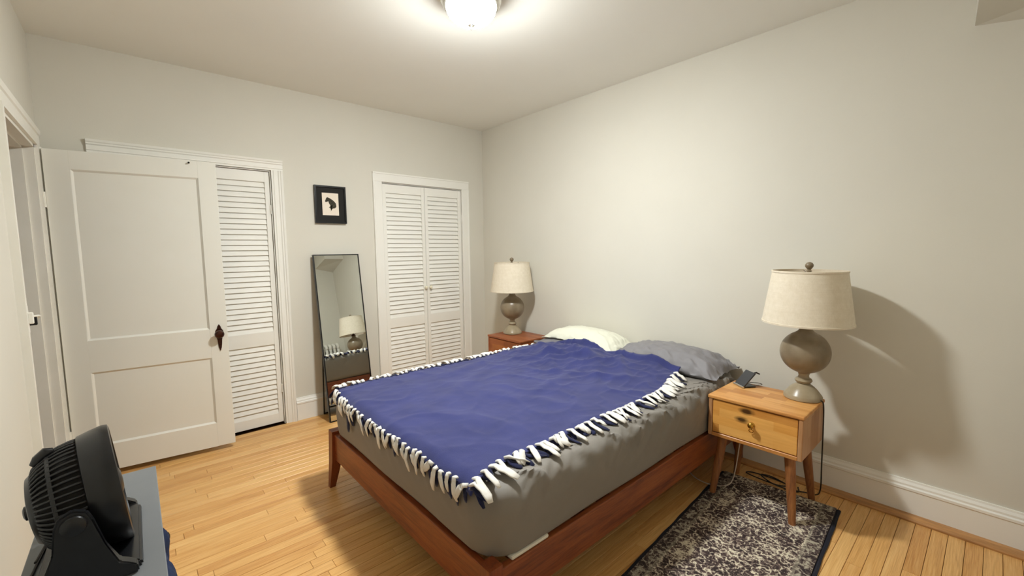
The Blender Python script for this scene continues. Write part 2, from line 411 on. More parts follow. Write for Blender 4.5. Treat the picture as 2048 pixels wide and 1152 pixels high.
# doorway casing and jamb on the left wall
r = sroot('trim_7')
PL = [(0, 0), (.018, 0), (.018, .06), (.024, .066), (.026, .094), (0, .094)]
bm = B(); extrude(bm, PL, (WX, DY1-.10, DZ), (WX, DY0+.098, DZ), up=(0, 0, 1), out=(1, 0, 0)); obj('head_casing', bm, 'trim_old', r)
bm = B(); extrude(bm, PL, (WX, DY0, 0), (WX, DY0, DZ), up=(0, 1, 0), out=(1, 0, 0)); obj('side_casing', bm, 'trim_old', r)
bm = B(); extrude(bm, PL, (WX, DY1, 0), (WX, DY1, DZ), up=(0, -1, 0), out=(1, 0, 0)); obj('side_casing', bm, 'trim_old', r)
bm = B(); t = .018
box(bm, WX-.125, WX+.004, DY0-t, DY0+.002, 0, DZ); box(bm, WX-.125, WX-.04, DY0-t-.012, DY0-t, 0, DZ-t)   # far jamb + stop
obj('jamb', bm, 'trim_old', r)
bm = B(); box(bm, WX-.125, WX+.004, DY1-.002, DY1+t, 0, DZ); box(bm, WX-.125, WX-.04, DY1+t, DY1+t+.012, 0, DZ-t); obj('jamb', bm, 'trim_old', r)
bm = B(); box(bm, WX-.125, WX+.004, DY1, DY0, DZ-t, DZ+.002); box(bm, WX-.125, WX-.04, DY1, DY0, DZ-t-.012, DZ-t); obj('head_jamb', bm, 'trim_old', r)
bm = B(); box(bm, WX+.0035, WX+.0085, DY1+.0, DY1+.02, 1.095, 1.155, .001); box(bm, WX+.004, WX+.042, DY1+.004, DY1+.016, 1.105, 1.145, .003); sp = obj('strike_plate', bm, 'black_metal', r); sp['label'] = 'black metal latch strike on the door jamb'
bm = B(); box(bm, WX+.018, WX+.026, DY1-.085, DY1-.05, 1.08, 1.20, .002); box(bm, WX+.024, WX+.042, DY1-.072, DY1-.062, 1.12, 1.17, .003); tube(bm, spline([(WX+.03, DY1-.067, 1.15), (WX+.055, DY1-.05, 1.152), (WX+.05, DY1-.03, 1.14)], 4), .004, 6)
sp = obj('latch_hook', bm, 'trim_old', r); sp['label'] = 'painted-over latch hook on the casing'

# ---- room door, standing open
door = sroot('door_1', (-3.32, -.135, .036)); door.rotation_euler = (0, 0, math.atan2(-.095, .82))
DW, DH, DT = .831, 1.994, .036
pan = [(.112, .727, .198-.036+.0, .680-.036), (.110, .727, .885-.036, 1.920-.036)]
def door_slab():
    bm = B(); xs = (0, .112, .727, DW); zs = (0, .170, .644, .845, 1.884, DH)
    box(bm, 0, xs[1], 0, DT, 0, DH, .002); box(bm, xs[2], DW, 0, DT, 0, DH, .002)
    for a, b in ((0, .170), (.644, .845), (1.884, DH)): box(bm, xs[1]-.001, xs[2]+.001, .0, DT, a, b)
    # sloped sticking round each panel
    for a, b in ((.170, .644), (.845, 1.884)):
        s, d = .013, .011
        o_ = [(xs[1], a), (xs[2], a), (xs[2], b), (xs[1], b)]; i_ = [(xs[1]+s, a+s), (xs[2]-s, a+s), (xs[2]-s, b-s), (xs[1]+s, b-s)]
        for yy, yd in ((0.0003, d), (DT-.0003, DT-d)):
            vo = [bm.verts.new((x, yy, z)) for x, z in o_]; vi = [bm.verts.new((x, yd, z)) for x, z in i_]
            for k in range(4): bm.faces.new((vo[k], vo[(k+1) % 4], vi[(k+1) % 4], vi[k]))
    return bm
obj('door_leaf', door_slab(), 'door', door)
for a, b in ((.170, .644), (.845, 1.884)):
    obj('door_panel', bx(.113, .726, .010, DT-.010, a+.001, b-.001), 'door', door)
# knob with a long pointed plate
bm = B(); ol = [(0, .066), (.008, .052), (.012, .035), (.021, .020), (.024, 0), (.019, -.022), (.013, -.045), (.011, -.075), (.008, -.100), (.003, -.118), (0, -.126)]
pts = ol + [(-x, z) for x, z in ol[1:-1]][::-1]
fr = [bm.verts.new((x, -.005, z)) for x, z in pts]; bk = [bm.verts.new((x*1.08, 0, z)) for x, z in pts]
bm.faces.new(fr); bm.faces.new(bk[::-1])
for k in range(len(pts)): bm.faces.new((fr[k], fr[(k+1) % len(pts)], bk[(k+1) % len(pts)], bk[k]))
kp = obj('knob_plate', bm, 'bronze', door, loc=(.782, 0, .812))
bm = B(); mt = Matrix.Rotation(PI/2, 4, 'X')
lathe(bm, [(.012, 0), (.009, .012), (.009, .022), (.020, .028), (.028, .038), (.029, .046), (.024, .056), (.012, .061)], 24, mtx=mt)
k = sm(obj('door_knob', bm, 'bronze', door, loc=(.782, -.004, .812))); k['label'] = 'dark bronze round door knob'
bm = B(); lathe(bm, [(.004, 0), (.004, .01), (.006, .012), (.006, .018)], 10, mtx=mt); obj('coat_hook', bm, 'black_metal', door, loc=(.684, 0, 1.978))
for z in (.25, 1.70):
    bm = B(); lathe(bm, [(.006, -.045), (.006, .045)], 10, cx=-.006, cy=.004); box(bm, -.004, .0005, .002, .03, -.045, .045); obj('hinge', bm, 'trim_old', door, loc=(0, 0, z))

# ---- louvred closet doors
def slat_mesh(L):
    bm = B(); hgt, th, a = .0455, .0060, math.radians(19)
    box(bm, 0, L, -th/2, th/2, -hgt/2, hgt/2, .0015, 1, Matrix.Rotation(-a, 4, 'X'))
    bmesh.ops.recalc_face_normals(bm, faces=bm.faces)
    me = bpy.data.meshes.new('slat'); bm.to_mesh(me); bm.free(); me.materials.append(M['trim']); return me
def louvre_leaf(root, x0, x1, yf, z0, z1, stile, topr, midr, botr, step):
    """yf: front face y; slats are sub-parts of the leaf"""
    T = .030
    bm = B()
    box(bm, x0, x0+stile, yf, yf+T, z0, z1, .0015); box(bm, x1-stile, x1, yf, yf+T, z0, z1, .0015)
    for a, b in (topr, midr, botr): box(bm, x0+stile-.001, x1-stile+.001, yf+.001, yf+T-.001, a, b, .001)
    leaf = obj('louvre_leaf', bm, 'trim', root)
    sme = slat_mesh(x1-x0-2*stile)
    for a, b in ((botr[1], midr[0]), (midr[1], topr[0])):
        n = round((b-a)/step); st = (b-a)/n
        for i in range(n):
            o = bpy.data.objects.new('slat', sme); C.objects.link(o); o.parent = leaf
            o.location = (x0+stile, yf+.013, a + st*(i+.5))
    return leaf
d2 = sroot('door_2')
lf = louvre_leaf(d2, -2.592, -2.115, .018, .014, 2.042, .034, (1.962, 2.042), (.668, .776), (.014, .092), .0411)
lf2 = louvre_leaf(d2, -3.042, -2.596, .018, .014, 2.042, .034, (1.962, 2.042), (.668, .776), (.014, .092), .0411)
d3 = sroot('door_3')
la = louvre_leaf(d3, -1.180, -.738, .004, .014, 2.036, .034, (1.955, 2.036), (.668, .760), (.014, .094), .0424)
lb = louvre_leaf(d3, -.734, -.302, .004, .014, 2.036, .034, (1.955, 2.036), (.668, .760), (.014, .094), .0424)
for lf_, x in ((la, -.757), (lb, -.704)):
    bm = B(); lathe(bm, [(.006, 0), (.006, .012), (.012, .016), (.016, .023), (.015, .031), (.008, .036), (.002, .037)], 20, mtx=mt)
    k = sm(obj('knob', bm, 'ivory', lf_, loc=(x, .004, 1.04))); k['label'] = 'small round ivory knob'
for z in (.3, 1.75):
    for x in (-1.183, -.299):
        bm = B(); lathe(bm, [(.006, -.035), (.006, .035)], 10); obj('hinge', bm, 'trim', d3, loc=(x, -.001, z))
for z in (.3, 1.75):
    bm = B(); lathe(bm, [(.005, -.035), (.005, .035)], 10); obj('hinge', bm, 'trim', d2, loc=(-2.116, .012, z))

# ------------------------------------------------------------------ ceiling light
LX, LY = -1.59, -1.985
cl = thing('ceiling_light', 'lit flush ceiling light with white glass dome in a metal ring', 'light', (LX, LY, H))
bm = B(); lathe(bm, [(.10, 0), (.150, 0), (.154, -.012), (.154, -.036), (.149, -.042), (.147, -.054), (.139, -.064), (.132, -.064), (.132, -.045)], 56, cap=False); sm(obj('metal_ring', bm, 'nickel', cl), 35)
bm = B(); n = 12
lathe(bm, [(.130*math.cos(a), -.058-.092*math.sin(a)) for a in [PI/2*i/n*.985 for i in range(n+1)]], 48); sm(obj('glass_dome', bm, 'lit', cl), 60)
bm = B(); lathe(bm, [(.016, -.149), (.019, -.153), (.007, -.158), (.005, -.163), (.008, -.168), (.003, -.174)], 16); sm(obj('finial', bm, 'nickel', cl))

# ------------------------------------------------------------------ bed
BX0, BX1, BY0, BY1 = -2.145, -.03, -2.785, -1.238
bed = thing('bed_frame', 'low red-brown wooden bed frame with tapered legs under the mattress', 'bed', (0, 0, 0))
RT, RB = .335, .178
obj('foot_rail', bx(BX0, BX0+.03, BY0+.03, BY1-.03, RB, RT, .004, 2), 'bed_y', bed)
obj('side_rail', bx(BX0+.02, BX1, BY0, BY0+.028, RB, RT, .004, 2), 'bed_x', bed)
obj('side_rail', bx(BX0+.02, BX1, BY1-.028, BY1, RB, RT, .004, 2), 'bed_x', bed)
obj('head_rail', bx(BX1-.03, BX1, BY0+.03, BY1-.03, RB, RT, .004, 2), 'bed_y', bed)
def tleg(bm, cx, cy, sx, sy, top):
    """square leg: broad at the top, tapering on the two inner faces and splayed outwards"""
    w1, w0 = .058, .032
    def sq(x, y, w, z, ox, oy): return [bm.verts.new((x+a*w, y+b*w, z)) for a, b in ((0, 0), (-sx, 0), (-sx, -sy), (0, -sy))]
    a = sq(cx+sx*.028, cy+sy*.006, w0, 0, sx, sy); m = sq(cx+sx*.018, cy+sy*.003, w1, RB-.01, sx, sy); t_ = sq(cx+sx*.012, cy, w1, top, sx, sy)
    for p, q in ((a, m), (m, t_)):
        for k in range(4): bm.faces.new((p[k], p[(k+1) % 4], q[(k+1) % 4], q[k]))
    bm.faces.new(a); bm.faces.new(t_)
for cx, cy, sx, sy, tp in ((BX0, BY1, -1, 1, .352), (BX0, BY0, -1, -1, .352), (BX1, BY1, 1, 1, .335), (BX1, BY0, 1, -1, .335)):
    bm = B(); tleg(bm, cx, cy, sx, sy, tp); obj('leg', bm, 'bed_z', bed)
for i in range(12):
    x = BX0+.12 + i*.172
    obj('bed_slat', bx(x, x+.07, BY0+.028, BY1-.028, .300, .318), 'bed_y', bed)
obj('centre_beam', bx(BX0+.03, BX1-.03, -2.04, -1.98, .22, .300), 'bed_x', bed)

MX0, MX1, MY0, MY1, MT = -2.138, -.045, -2.778, -1.245, .600
mat_root = thing('mattress', 'thick mattress in a stretched grey fitted sheet on the wooden bed', 'mattress', (0, 0, 0))
def rrect(x0, x1, y0, y1, r, n=14, side=70):
    pts = []
    for cx, cy, a0 in ((x1-r, y1-r, 0), (x0+r, y1-r, PI/2), (x0+r, y0+r, PI), (x1-r, y0+r, 3*PI/2)):
        for k in range(n): a = a0 + PI/2*k/(n-1); pts.append((cx+r*math.cos(a), cy+r*math.sin(a)))
    out = []
    for i, p in enumerate(pts):
        q = pts[(i+1) % len(pts)]; d = math.dist(p, q); m = max(1, int(d/.011))
        for k in range(m): out.append((p[0]+(q[0]-p[0])*k/m, p[1]+(q[1]-p[1])*k/m))
    return out
def mattress_mesh():
    bm = B(); R = .055; rings = []
    prof = [(.05, .3365), (.02, .3375), (.008, .344)] + [(0.0, z) for z in (.36, .38, .40, .42, .44, .46, .48, .50, .52, .54)]
    prof += [(R-R*math.cos(a), MT-R+R*math.sin(a)) for a in [PI/2*k/6 for k in range(1, 7)]] + [(.055+.010*k, MT) for k in range(1, 10)] + [(.18, MT), (.25, MT), (.4, MT), (.6, MT)]
    for ins, z in prof:
        rc = max(.004, .075-ins*.5); ring = []
        base = rrect(MX0, MX1, MY0, MY1, .125)
        cxm, cym = (MX0+MX1)/2, (MY0+MY1)/2; hx, hy = (MX1-MX0)/2, (MY1-MY0)/2
        for x, y in base:
            X = cxm + (x-cxm)*(hx-ins)/hx; Y = cym + (y-cym)*(hy-ins)/hy
            # folds of the sheet near the top edge: diagonal pulls, strongest near the corners
            nearc = max(0, 1-min(math.hypot(x-MX0, y-MY0), math.hypot(x-MX0, y-MY1), math.hypot(x-MX1, y-MY0))/.5)
            s = x+y if abs(y-MY0) < .1 or abs(y-MY1) < .1 else x-y
            s2 = (x if abs(y-MY0) < .12 or abs(y-MY1) < .12 else y)
            amp = sstep(.38, .60, z)*(.018 + .006*nearc + .012*sstep(-.9, -.3, x))*max(0, 1-ins/.3)*(1 if abs(y-MY0) < .03 else .35)*sstep(.02, .16, math.hypot(x-MX0, y-MY0))
            f = noise.noise(Vector((s2*9 + (z-.5)*14, z*5, 1.3)))*1.0 + .5*noise.noise(Vector((s2*24 - (z-.5)*30, z*7, 4.7)))
            f -= .5*abs(noise.noise(Vector((s2*13+(z-.5)*22, z*3, 8))))
            q_ = s2*11 + ins*26 - (z-.6)*12; cr = max(0, 1-2.2*abs(noise.noise(Vector((q_, ins*6+z*4, 21.0)))))**3
            f = f*.7 + 1.35*cr*(1-.5*abs(noise.noise(Vector((s2*3, 0, 5)))))
            hemf = .004*math.sin(s2*9)*max(0, 1-abs(z-.37)/.06)
            dx, dy = x-cxm, y-cym; ll = math.hypot(dx/hx, dy/hy)
            nx = 1 if abs(dx)/hx > .93 else 0; nyy = 1 if abs(dy)/hy > .93 else 0
            bul = .012*math.sin(PI*min(1, max(0, (z-.33)/.27)))*(1 if ins < .06 else 0) - .006
            ff = min(amp*f+hemf+bul, .011)
            kx = ff*(math.copysign(1, dx) if nx else 0); ky = ff*(math.copysign(1, dy) if nyy else 0)
            zz = z + (amp*.9*f*max(0, 1-ins/.12) if z > .56 else 0)
            ring.append(bm.verts.new((X+kx, Y+ky, zz)))
        rings.append(ring)
    n = len(rings[0])
    for a, b in zip(rings, rings[1:]):
        for i in range(n): bm.faces.new((a[i], a[(i+1) % n], b[(i+1) % n], b[i]))
    bm.faces.new(rings[0][::-1]); bm.faces.new(rings[-1]); return bm
sm(obj('fitted_sheet', mattress_mesh(), 'sheet', mat_root), 70)
core = obj('mattress_core', bx(MX0+.085, MX0+.27, MY0-.003, MY0+.12, .3362, .351, .006, 2), 'mattress_white', mat_root); core['label'] = 'white mattress edge showing where the sheet has ridden up'

# ------------------------------------------------------------------ pillows (analytic so that the blanket can lie over them)
def pil(u, v, e=2.6, p=.46):
    if abs(u) >= 1 or abs(v) >= 1: return 0.0
    return ((1-abs(u)**e)*(1-abs(v)**e))**p
PG2 = dict(cx=-.225, cy=-1.585, hx=.195, hy=.365, T=.075, zb=MT+.002, rot=0.02)
PW = dict(cx=-.205, cy=-1.645, hx=.185, hy=.365, T=.088, zb=None, rot=-.03)
PG = dict(cx=-.235, cy=-2.372, hx=.205, hy=.392, T=.150, zb=MT+.002, rot=.05)
def loc_uv(P_, x, y):
    c, s = math.cos(P_['rot']), math.sin(P_['rot']); dx, dy = x-P_['cx'], y-P_['cy']
    return (dx*c+dy*s)/P_['hx'], (-dx*s+dy*c)/P_['hy']
def top_of(P_, x, y, base):
    u, v = loc_uv(P_, x, y); f = pil(u, v)
    return base + P_['T']*f if f > 0 else -1
def base_top(x, y): return MT+.002
def H1(x, y): return max(MT+.002, top_of(PG2, x, y, MT+.002))
def H_all(x, y):
    h = H1(x, y)
    u, v = loc_uv(PW, x, y)
    if abs(u) < 1 and abs(v) < 1: h = max(h, H1(PW['cx'], PW['cy'])*.35 + h*.65 + PW['T']*pil(u, v))
    return max(h, top_of(PG, x, y, MT+.002))
def pillow(name, P_, mat, label, under, seed, wr=.010, N=56):
    r = thing(name, label, 'pillow', (0, 0, 0))
    bm = B(); g = {}; c, s = math.cos(P_['rot']), math.sin(P_['rot'])
    for side in (0, 1):
        for i in range(N+1):
            for j in range(N+1):
                edge = i in (0, N) or j in (0, N)
                if side == 1 and edge: g[1, i, j] = g[0, i, j]; continue
                u = math.sin((i/N-.5)*PI)*.35 + (2*i/N-1)*.65; v = math.sin((j/N-.5)*PI)*.35 + (2*j/N-1)*.65
                pinch = 1-.05*(1-v*v)*abs(u)**3; pinch2 = 1-.05*(1-u*u)*abs(v)**3
                lx, ly = u*P_['hx']*pinch, v*P_['hy']*pinch2
                x, y = P_['cx']+lx*c-ly*s, P_['cy']+lx*s+ly*c
                f = pil(u*.999, v*.999)
                bz = under(x, y); cz = under(P_['cx'], P_['cy'])
                if P_ is PW: topz = H1(PW['cx'], PW['cy'])*.35 + bz*.65 + P_['T']*f
                else: topz = bz + P_['T']*f
                w = noise.noise(Vector((u*2.2+seed, v*5.5, seed)))*.6 + noise.noise(Vector((u*5+v*3+seed, v*9-u*4, seed+3)))*.5
                w -= abs(noise.noise(Vector((u*3+v*2, v*4-u*3+seed, seed+9))))*1.0
                w += 1.1*max(0, 1-2.4*abs(noise.noise(Vector((v*3.2-u*2.4+seed, u*1.1, seed+4)))))**3*(.3+.7*noise.noise(Vector((u*2, v*2, seed+1)))**2)
                ee = max(abs(u), abs(v))
                w *= wr*(.4+1.1*ee**3)*(1-max(0, ee-.93)/.07*.7)
                if edge: z = bz+.022+.012*noise.noise(Vector((u*4, v*6, seed)))
                elif side == 0: z = max(topz + w, bz+.012)
                else: z = min(bz+.002 + .02*max(0, ee-.85)/.15, topz-.004)
                g[side, i, j] = bm.verts.new((x, y, z))
    for side in (0, 1):
        for i in range(N):
            for j in range(N):
                q = [g[side, i, j], g[side, i+1, j], g[side, i+1, j+1], g[side, i, j+1]]
                if len(set(q)) == 4:
                    try: bm.faces.new(q if side == 0 else q[::-1])
                    except ValueError: pass
    sm(obj('pillowcase', bm, mat, r), 70)
    return r
pillow('pillow', PG2, 'pillow_grey', 'flat grey pillow squashed under the white pillow', base_top, 2.0, .006)
pillow('pillow', PW, 'pillow_white', 'plump white pillow against the wall between the two bedside lamps', H1, 5.3, .014)
pillow('pillow', PG, 'pillow_grey', 'large wrinkled grey pillow on the side of the honey-coloured nightstand', base_top, 9.1, .030)

# ------------------------------------------------------------------ blanket with tied fringe
EX = MX0-.004
def edge_drop(d, R=.055):
    """path over the mattress edge: arc length d past the start of the rounding -> (horizontal, drop)"""
    if d <= 0: return d, 0
    q = R*PI/2
    if d < q: a = d/R; return R*math.sin(a), R*(1-math.cos(a))
    return R, R+(d-q)
RIDGE = [  # x0,y0,x1,y1,height,width
 (-.62, -1.55, -.95, -1.95, .020, .035), (-.50, -1.70, -.62, -2.05, .030, .04), (-.55, -2.0, -1.05, -2.35, .016, .04), (-.75, -1.75, -.60, -1.95, .026, .03),
 (-.95, -1.95, -.75, -2.45, .014, .035), (-.45, -2.1, -.85, -2.45, .014, .03), (-1.0, -1.4, -1.6, -1.55, .010, .05), (-1.15, -1.55, -1.75, -1.9, .008, .05),
 (-.66, -1.78, -.72, -1.62, .03, .028), (-.80, -2.05, -1.35, -2.15, .012, .04), (-1.5, -2.0, -1.3, -2.5, .008, .05), (-1.95, -1.9, -1.7, -2.5, .007, .06), (-.50, -1.45, -.9, -1.5, .014, .035)]
def wrinkle(x, y):
    w = .0
    for x0, y0, x1, y1, h, wd in RIDGE:
        dx, dy = x1-x0, y1-y0; L2 = dx*dx+dy*dy
        t_ = max(0, min(1, ((x-x0)*dx+(y-y0)*dy)/L2)); jig = .03*noise.noise(Vector((t_*4, h*300, 2)))
        d = math.hypot(x-x0-dx*t_+jig, y-y0-dy*t_+jig*.5)
        w += h*math.exp(-(d/wd)**2)*(1-.6*abs(2*t_-1)**2)
    hd = sstep(-1.5, -.45, x)
    n1 = noise.noise(Vector((x*2.6+y*1.6, y*3.5-x*1.0, .3))); n2 = 1-abs(noise.noise(Vector((x*3.2-y*1.2, y*3.4+x*1.6, 3.1))))*2.2
    n3 = 1-abs(noise.noise(Vector((x*9-y*5, y*12+x*6, 7.7))))*2
    w += (.007+.009*hd)*n1 + (.005+.012*hd)*max(0, n2)**4 + (.0015+.006*hd)*max(0, n3)**4
    w += .0012*noise.noise(Vector((x*15, y*17, 5)))
    return w
def bl_height(x, y):
    h = H_all(x, y)
    # the fleece bridges instead of following every dip
    h = max(h, max(H_all(x+a, y+b) for a in (-.04, .04) for b in (-.05, .05))-.018)
    bunch = .052*sstep(-.95, -.45, x)*sstep(-1.28, -1.5, y)*sstep(-2.66, -2.40, y)
    return max(h, MT + bunch)
def bl_edges(s, t_):
    """blanket rectangle in bed coordinates; s 0 foot..1 head, t 0 near..1 far"""
    fw_ = .010*noise.noise(Vector((t_*9, 1.1, 0))) + .008*noise.noise(Vector((t_*22, 4.4, 0)))
    xf = -2.172 + fw_ + .02*sstep(.75, 1, t_)
    xh = -.425 + .03*math.exp(-((t_-.68)/.15)**2) + .012*noise.noise(Vector((t_*7, 9.2, 0))) - .02*sstep(.2, 0, t_)
    x = xf + (xh-xf)*s
    yn = -2.650 + .09*sstep(.72, 1.0, s) + .012*noise.noise(Vector((s*10, 2.2, 0))) + .008*noise.noise(Vector((s*26, 6.1, 0))) - .035*sstep(.12, 0, s)
    yf = -1.318 + .012*noise.noise(Vector((s*9, 7.2, 0))) - .05*sstep(.8, 1, s)
    y = yn + (yf-yn)*t_
    return x, y
def on_bed(x, y, lift, wr=1.0):
    """real 3-D point for blanket coordinates, wrapping over mattress edges"""
    hx0 = MX0+.055 - .012
    dx = hx0 - x; dn = (MY0+.055-.012) - y; df = y - (MY1-.055+.012)
    X, Y, drop = x, y, 0; nx = Vector((0, 0, 1))
    if dx > 0: h_, dr = edge_drop(dx, .055+lift); X = hx0-h_; drop += dr; 
    if dn > 0: h_, dr = edge_drop(dn, .055+lift); Y = MY0+.043-h_; drop = math.hypot(drop, dr) if dx > 0 else dr
    if df > 0: h_, dr = edge_drop(df, .055+lift); Y = MY1-.043+h_; drop = math.hypot(drop, dr) if dx > 0 else dr
    z = bl_height(min(max(x, MX0+.05), -.02), min(max(y, MY0+.05), MY1-.05)) + lift - drop + wrinkle(x, y)*wr*(1 if drop < .03 else .4)
    return Vector((X, Y, z))
blk = thing('fleece_blanket', 'navy blue fleece blanket with white and navy knotted fringe spread over the bed', 'blanket', (0, 0, 0))
NS_, NT_ = 170, 140
vts = []
for i in range(NS_+1):
    for j in range(NT_+1):
        x, y = bl_edges(i/NS_, j/NT_)
        e = min(j, NT_-j)/NT_; p = on_bed(x, y, .012)
        if i > NS_-3: p.z -= .006*(i-NS_+3)      # head hem turned under
        vts.append(p)
fcs = [(i*(NT_+1)+j, (i+1)*(NT_+1)+j, (i+1)*(NT_+1)+j+1, i*(NT_+1)+j+1) for i in range(NS_) for j in range(NT_)]
bo = sm(obj('fleece', ([tuple(v) for v in vts], fcs), 'blanket', blk), 80)
md = bo.modifiers.new('thickness', 'SOLIDIFY'); md.thickness = .006; md.offset = -1
def ribbon(path, w, th, side, taper=.75, knot=True):
    """short flat fleece strip with a thick knotted start"""
    bm = B(); rings = []; n = len(path)
    for i, p in enumerate(path):
        t_ = (path[min(i+1, n-1)]-path[max(i-1, 0)]).normalized()
        sd = (side - t_*side.dot(t_)).normalized(); nn = t_.cross(sd)
        if nn.z < 0 and abs(nn.z) > .2: nn = -nn
        f = i/(n-1); ww = w*(1 - (1-taper)*f); tt = th*(1.25-.5*f)
        if knot and i == 1: ww *= .62; tt *= 1.5
        if i == 0: ww *= .8
        if i == n-1: ww *= .6; tt *= .6
        rings.append([bm.verts.new(p + sd*(ww*.5*math.cos(a)) + nn*(tt*.5*math.sin(a))) for a in [2*PI*k/8 for k in range(8)]])
    for a, b in zip(rings, rings[1:]):
        for k in range(8): bm.faces.new((a[k], a[(k+1) % 8], b[(k+1) % 8], b[k]))
    bm.faces.new(rings[0][::-1]); bm.faces.new(rings[-1]); return bm
rf = random.Random(5)
def tie(s, t_, out, tang):
    x, y = bl_edges(s, t_)
    for mat, nm in (('fringe_white', 'white_fringe'), ('fringe_navy', 'navy_fringe')):
        wht = mat == 'fringe_white'
        if wht and rf.random() < .08: continue
        ang = rf.gauss(0, .42) + (0 if wht else rf.choice((-.4, .4))); L = rf.uniform(.065, .118)*(1 if wht else .9)*(.80 if out[0] < 0 else 1)
        dv = Vector((out[0]*math.cos(ang)+tang[0]*math.sin(ang), out[1]*math.cos(ang)+tang[1]*math.sin(ang), 0))
        curl = rf.gauss(0, .5); pts = []
        off = rf.uniform(-.006, .006) + (0 if wht else rf.uniform(-.012, .012))
        for k in range(6):
            f = k/5; d = -.014 + L*f
            px = x + tang[0]*off + dv.x*d + tang[0]*curl*.02*f*f; py = y + tang[1]*off + dv.y*d + tang[1]*curl*.02*f*f
            lift = (.020 if wht else .010)*(1-.55*f) + (.006 if k == 1 else 0) + (.012*math.sin(f*PI)*rf.uniform(.3, 1.0) if wht else 0)
            pts.append(on_bed(px, py, lift, .4*(1-f)))
        obj(nm, ribbon(pts, rf.uniform(.024, .038) if wht else .026, .009, Vector((tang[0], tang[1], .25*rf.gauss(0, 1))), rf.uniform(.7, 1.0)), mat, blk, True)
n1 = 42
for k in range(n1): tie(.012 + .975*(k+rf.uniform(-.2, .2))/n1, 0, (0, -1), (1, 0))
n2 = 30
for k in range(n2): tie(0, .015 + .97*(k+.5+rf.uniform(-.2, .2))/n2, (-1, 0), (0, 1))
for k in range(n1): tie(.02 + .97*(k+rf.uniform(-.2, .2))/n1, 1, (0, 1), (1, 0))
# one longer loose navy strip hanging at the foot
x, y = bl_edges(0, .80)
obj('navy_fringe', ribbon([on_bed(x+.01-d, y, .016, .3) for d in (0, .02, .05, .085, .115, .135)], .04, .01, Vector((0, 1, 0)), .9), 'fringe_navy', blk, True)

# ------------------------------------------------------------------ nightstands
def nightstand(cx, y0, y1, x0, x1, top, fm, tm, smt, label, ground=0.0):
    """x0 front, x1 back; y0 near side, y1 far side"""
    r = thing('nightstand', label, 'nightstand', ((x0+x1)/2, (y0+y1)/2, ground), 0, None)
    ox, oy = (x0+x1)/2, (y0+y1)/2; hx, hy = (x1-x0)/2, (y1-y0)/2; T = top-ground; bt = T-.232; th = .020
    bm = B(); box(bm, -hx-.004, hx, -hy-.004, hy+.004, T-th, T, .005, 2); obj('top', bm, tm, r)
    bm = B(); box(bm, -hx, hx, -hy, -hy+th, bt, T-th, .003); obj('side_panel', bm, smt, r)
    bm = B(); box(bm, -hx, hx, hy-th, hy, bt, T-th, .003); obj('side_panel', bm, smt, r)
    bm = B(); box(bm, -hx, hx, -hy+th, hy-th, bt, bt+th, .002); obj('bottom_panel', bm, tm, r)
    bm = B(); box(bm, hx-.008, hx-.001, -hy+th, hy-th, bt+th, T-th); obj('back_panel', bm, tm, r)
    dr = obj('drawer', bx(-hx+.003, -hx+.021, -hy+th+.003, hy-th-.003, bt+th+.004, T-th-.005, .002), fm, r)
    bm = B(); m2 = Matrix.Rotation(-PI/2, 4, 'Y')
    lathe(bm, [(.012, 0), (.013, .003), (.007, .006), (.006, .014), (.012, .020), (.015, .027), (.010, .033), (.003, .035)], 20, mtx=m2)
    k = sm(obj('knob', bm, 'brass', dr, loc=(-hx+.003, 0.0, (bt+T)/2 + .006))); k['label'] = 'small brass drawer knob'
    bm = B(); tube(bm, [Vector((-hx-.010, .011*math.sin(a), (bt+T)/2-.012-.016*(1-math.cos(a))*.5-.004)) for a in [2*PI*i/16 for i in range(17)]], .0022, 6)
    obj('ring_pull', bm, 'brass', dr)
    for sx in (-1, 1):
        for sy in (-1, 1):
            bm = B(); a = Vector((sx*(hx-.055), sy*(hy-.065), bt)); b = Vector((sx*(hx-.012), sy*(hy-.030), .0 if sx < 0 else -ground))
            up = (a-b).normalized(); tube(bm, [b, b+(a-b)*.5, a], [.0165, .022, .0255], 18)
            for v in bm.verts:
                if v.co.z < .012: v.co.z = b.z
            lg = sm(obj('leg', bm, 'ns_leg', r), 50)
    return r
ns1 = nightstand(0, -3.256, -2.797, -.575, -.205, .585, 'ns_front', 'ns_top', 'ns_side', 'honey-toned wooden nightstand on the rug with knotty drawer front and black stand', .0085)
ns2 = nightstand(0, -1.052, -.592, -.425, -.060, .590, 'ns2_front', 'ns2_top', 'ns2_top', 'wooden nightstand tinted reddish for lamplight in the corner beyond the bed')

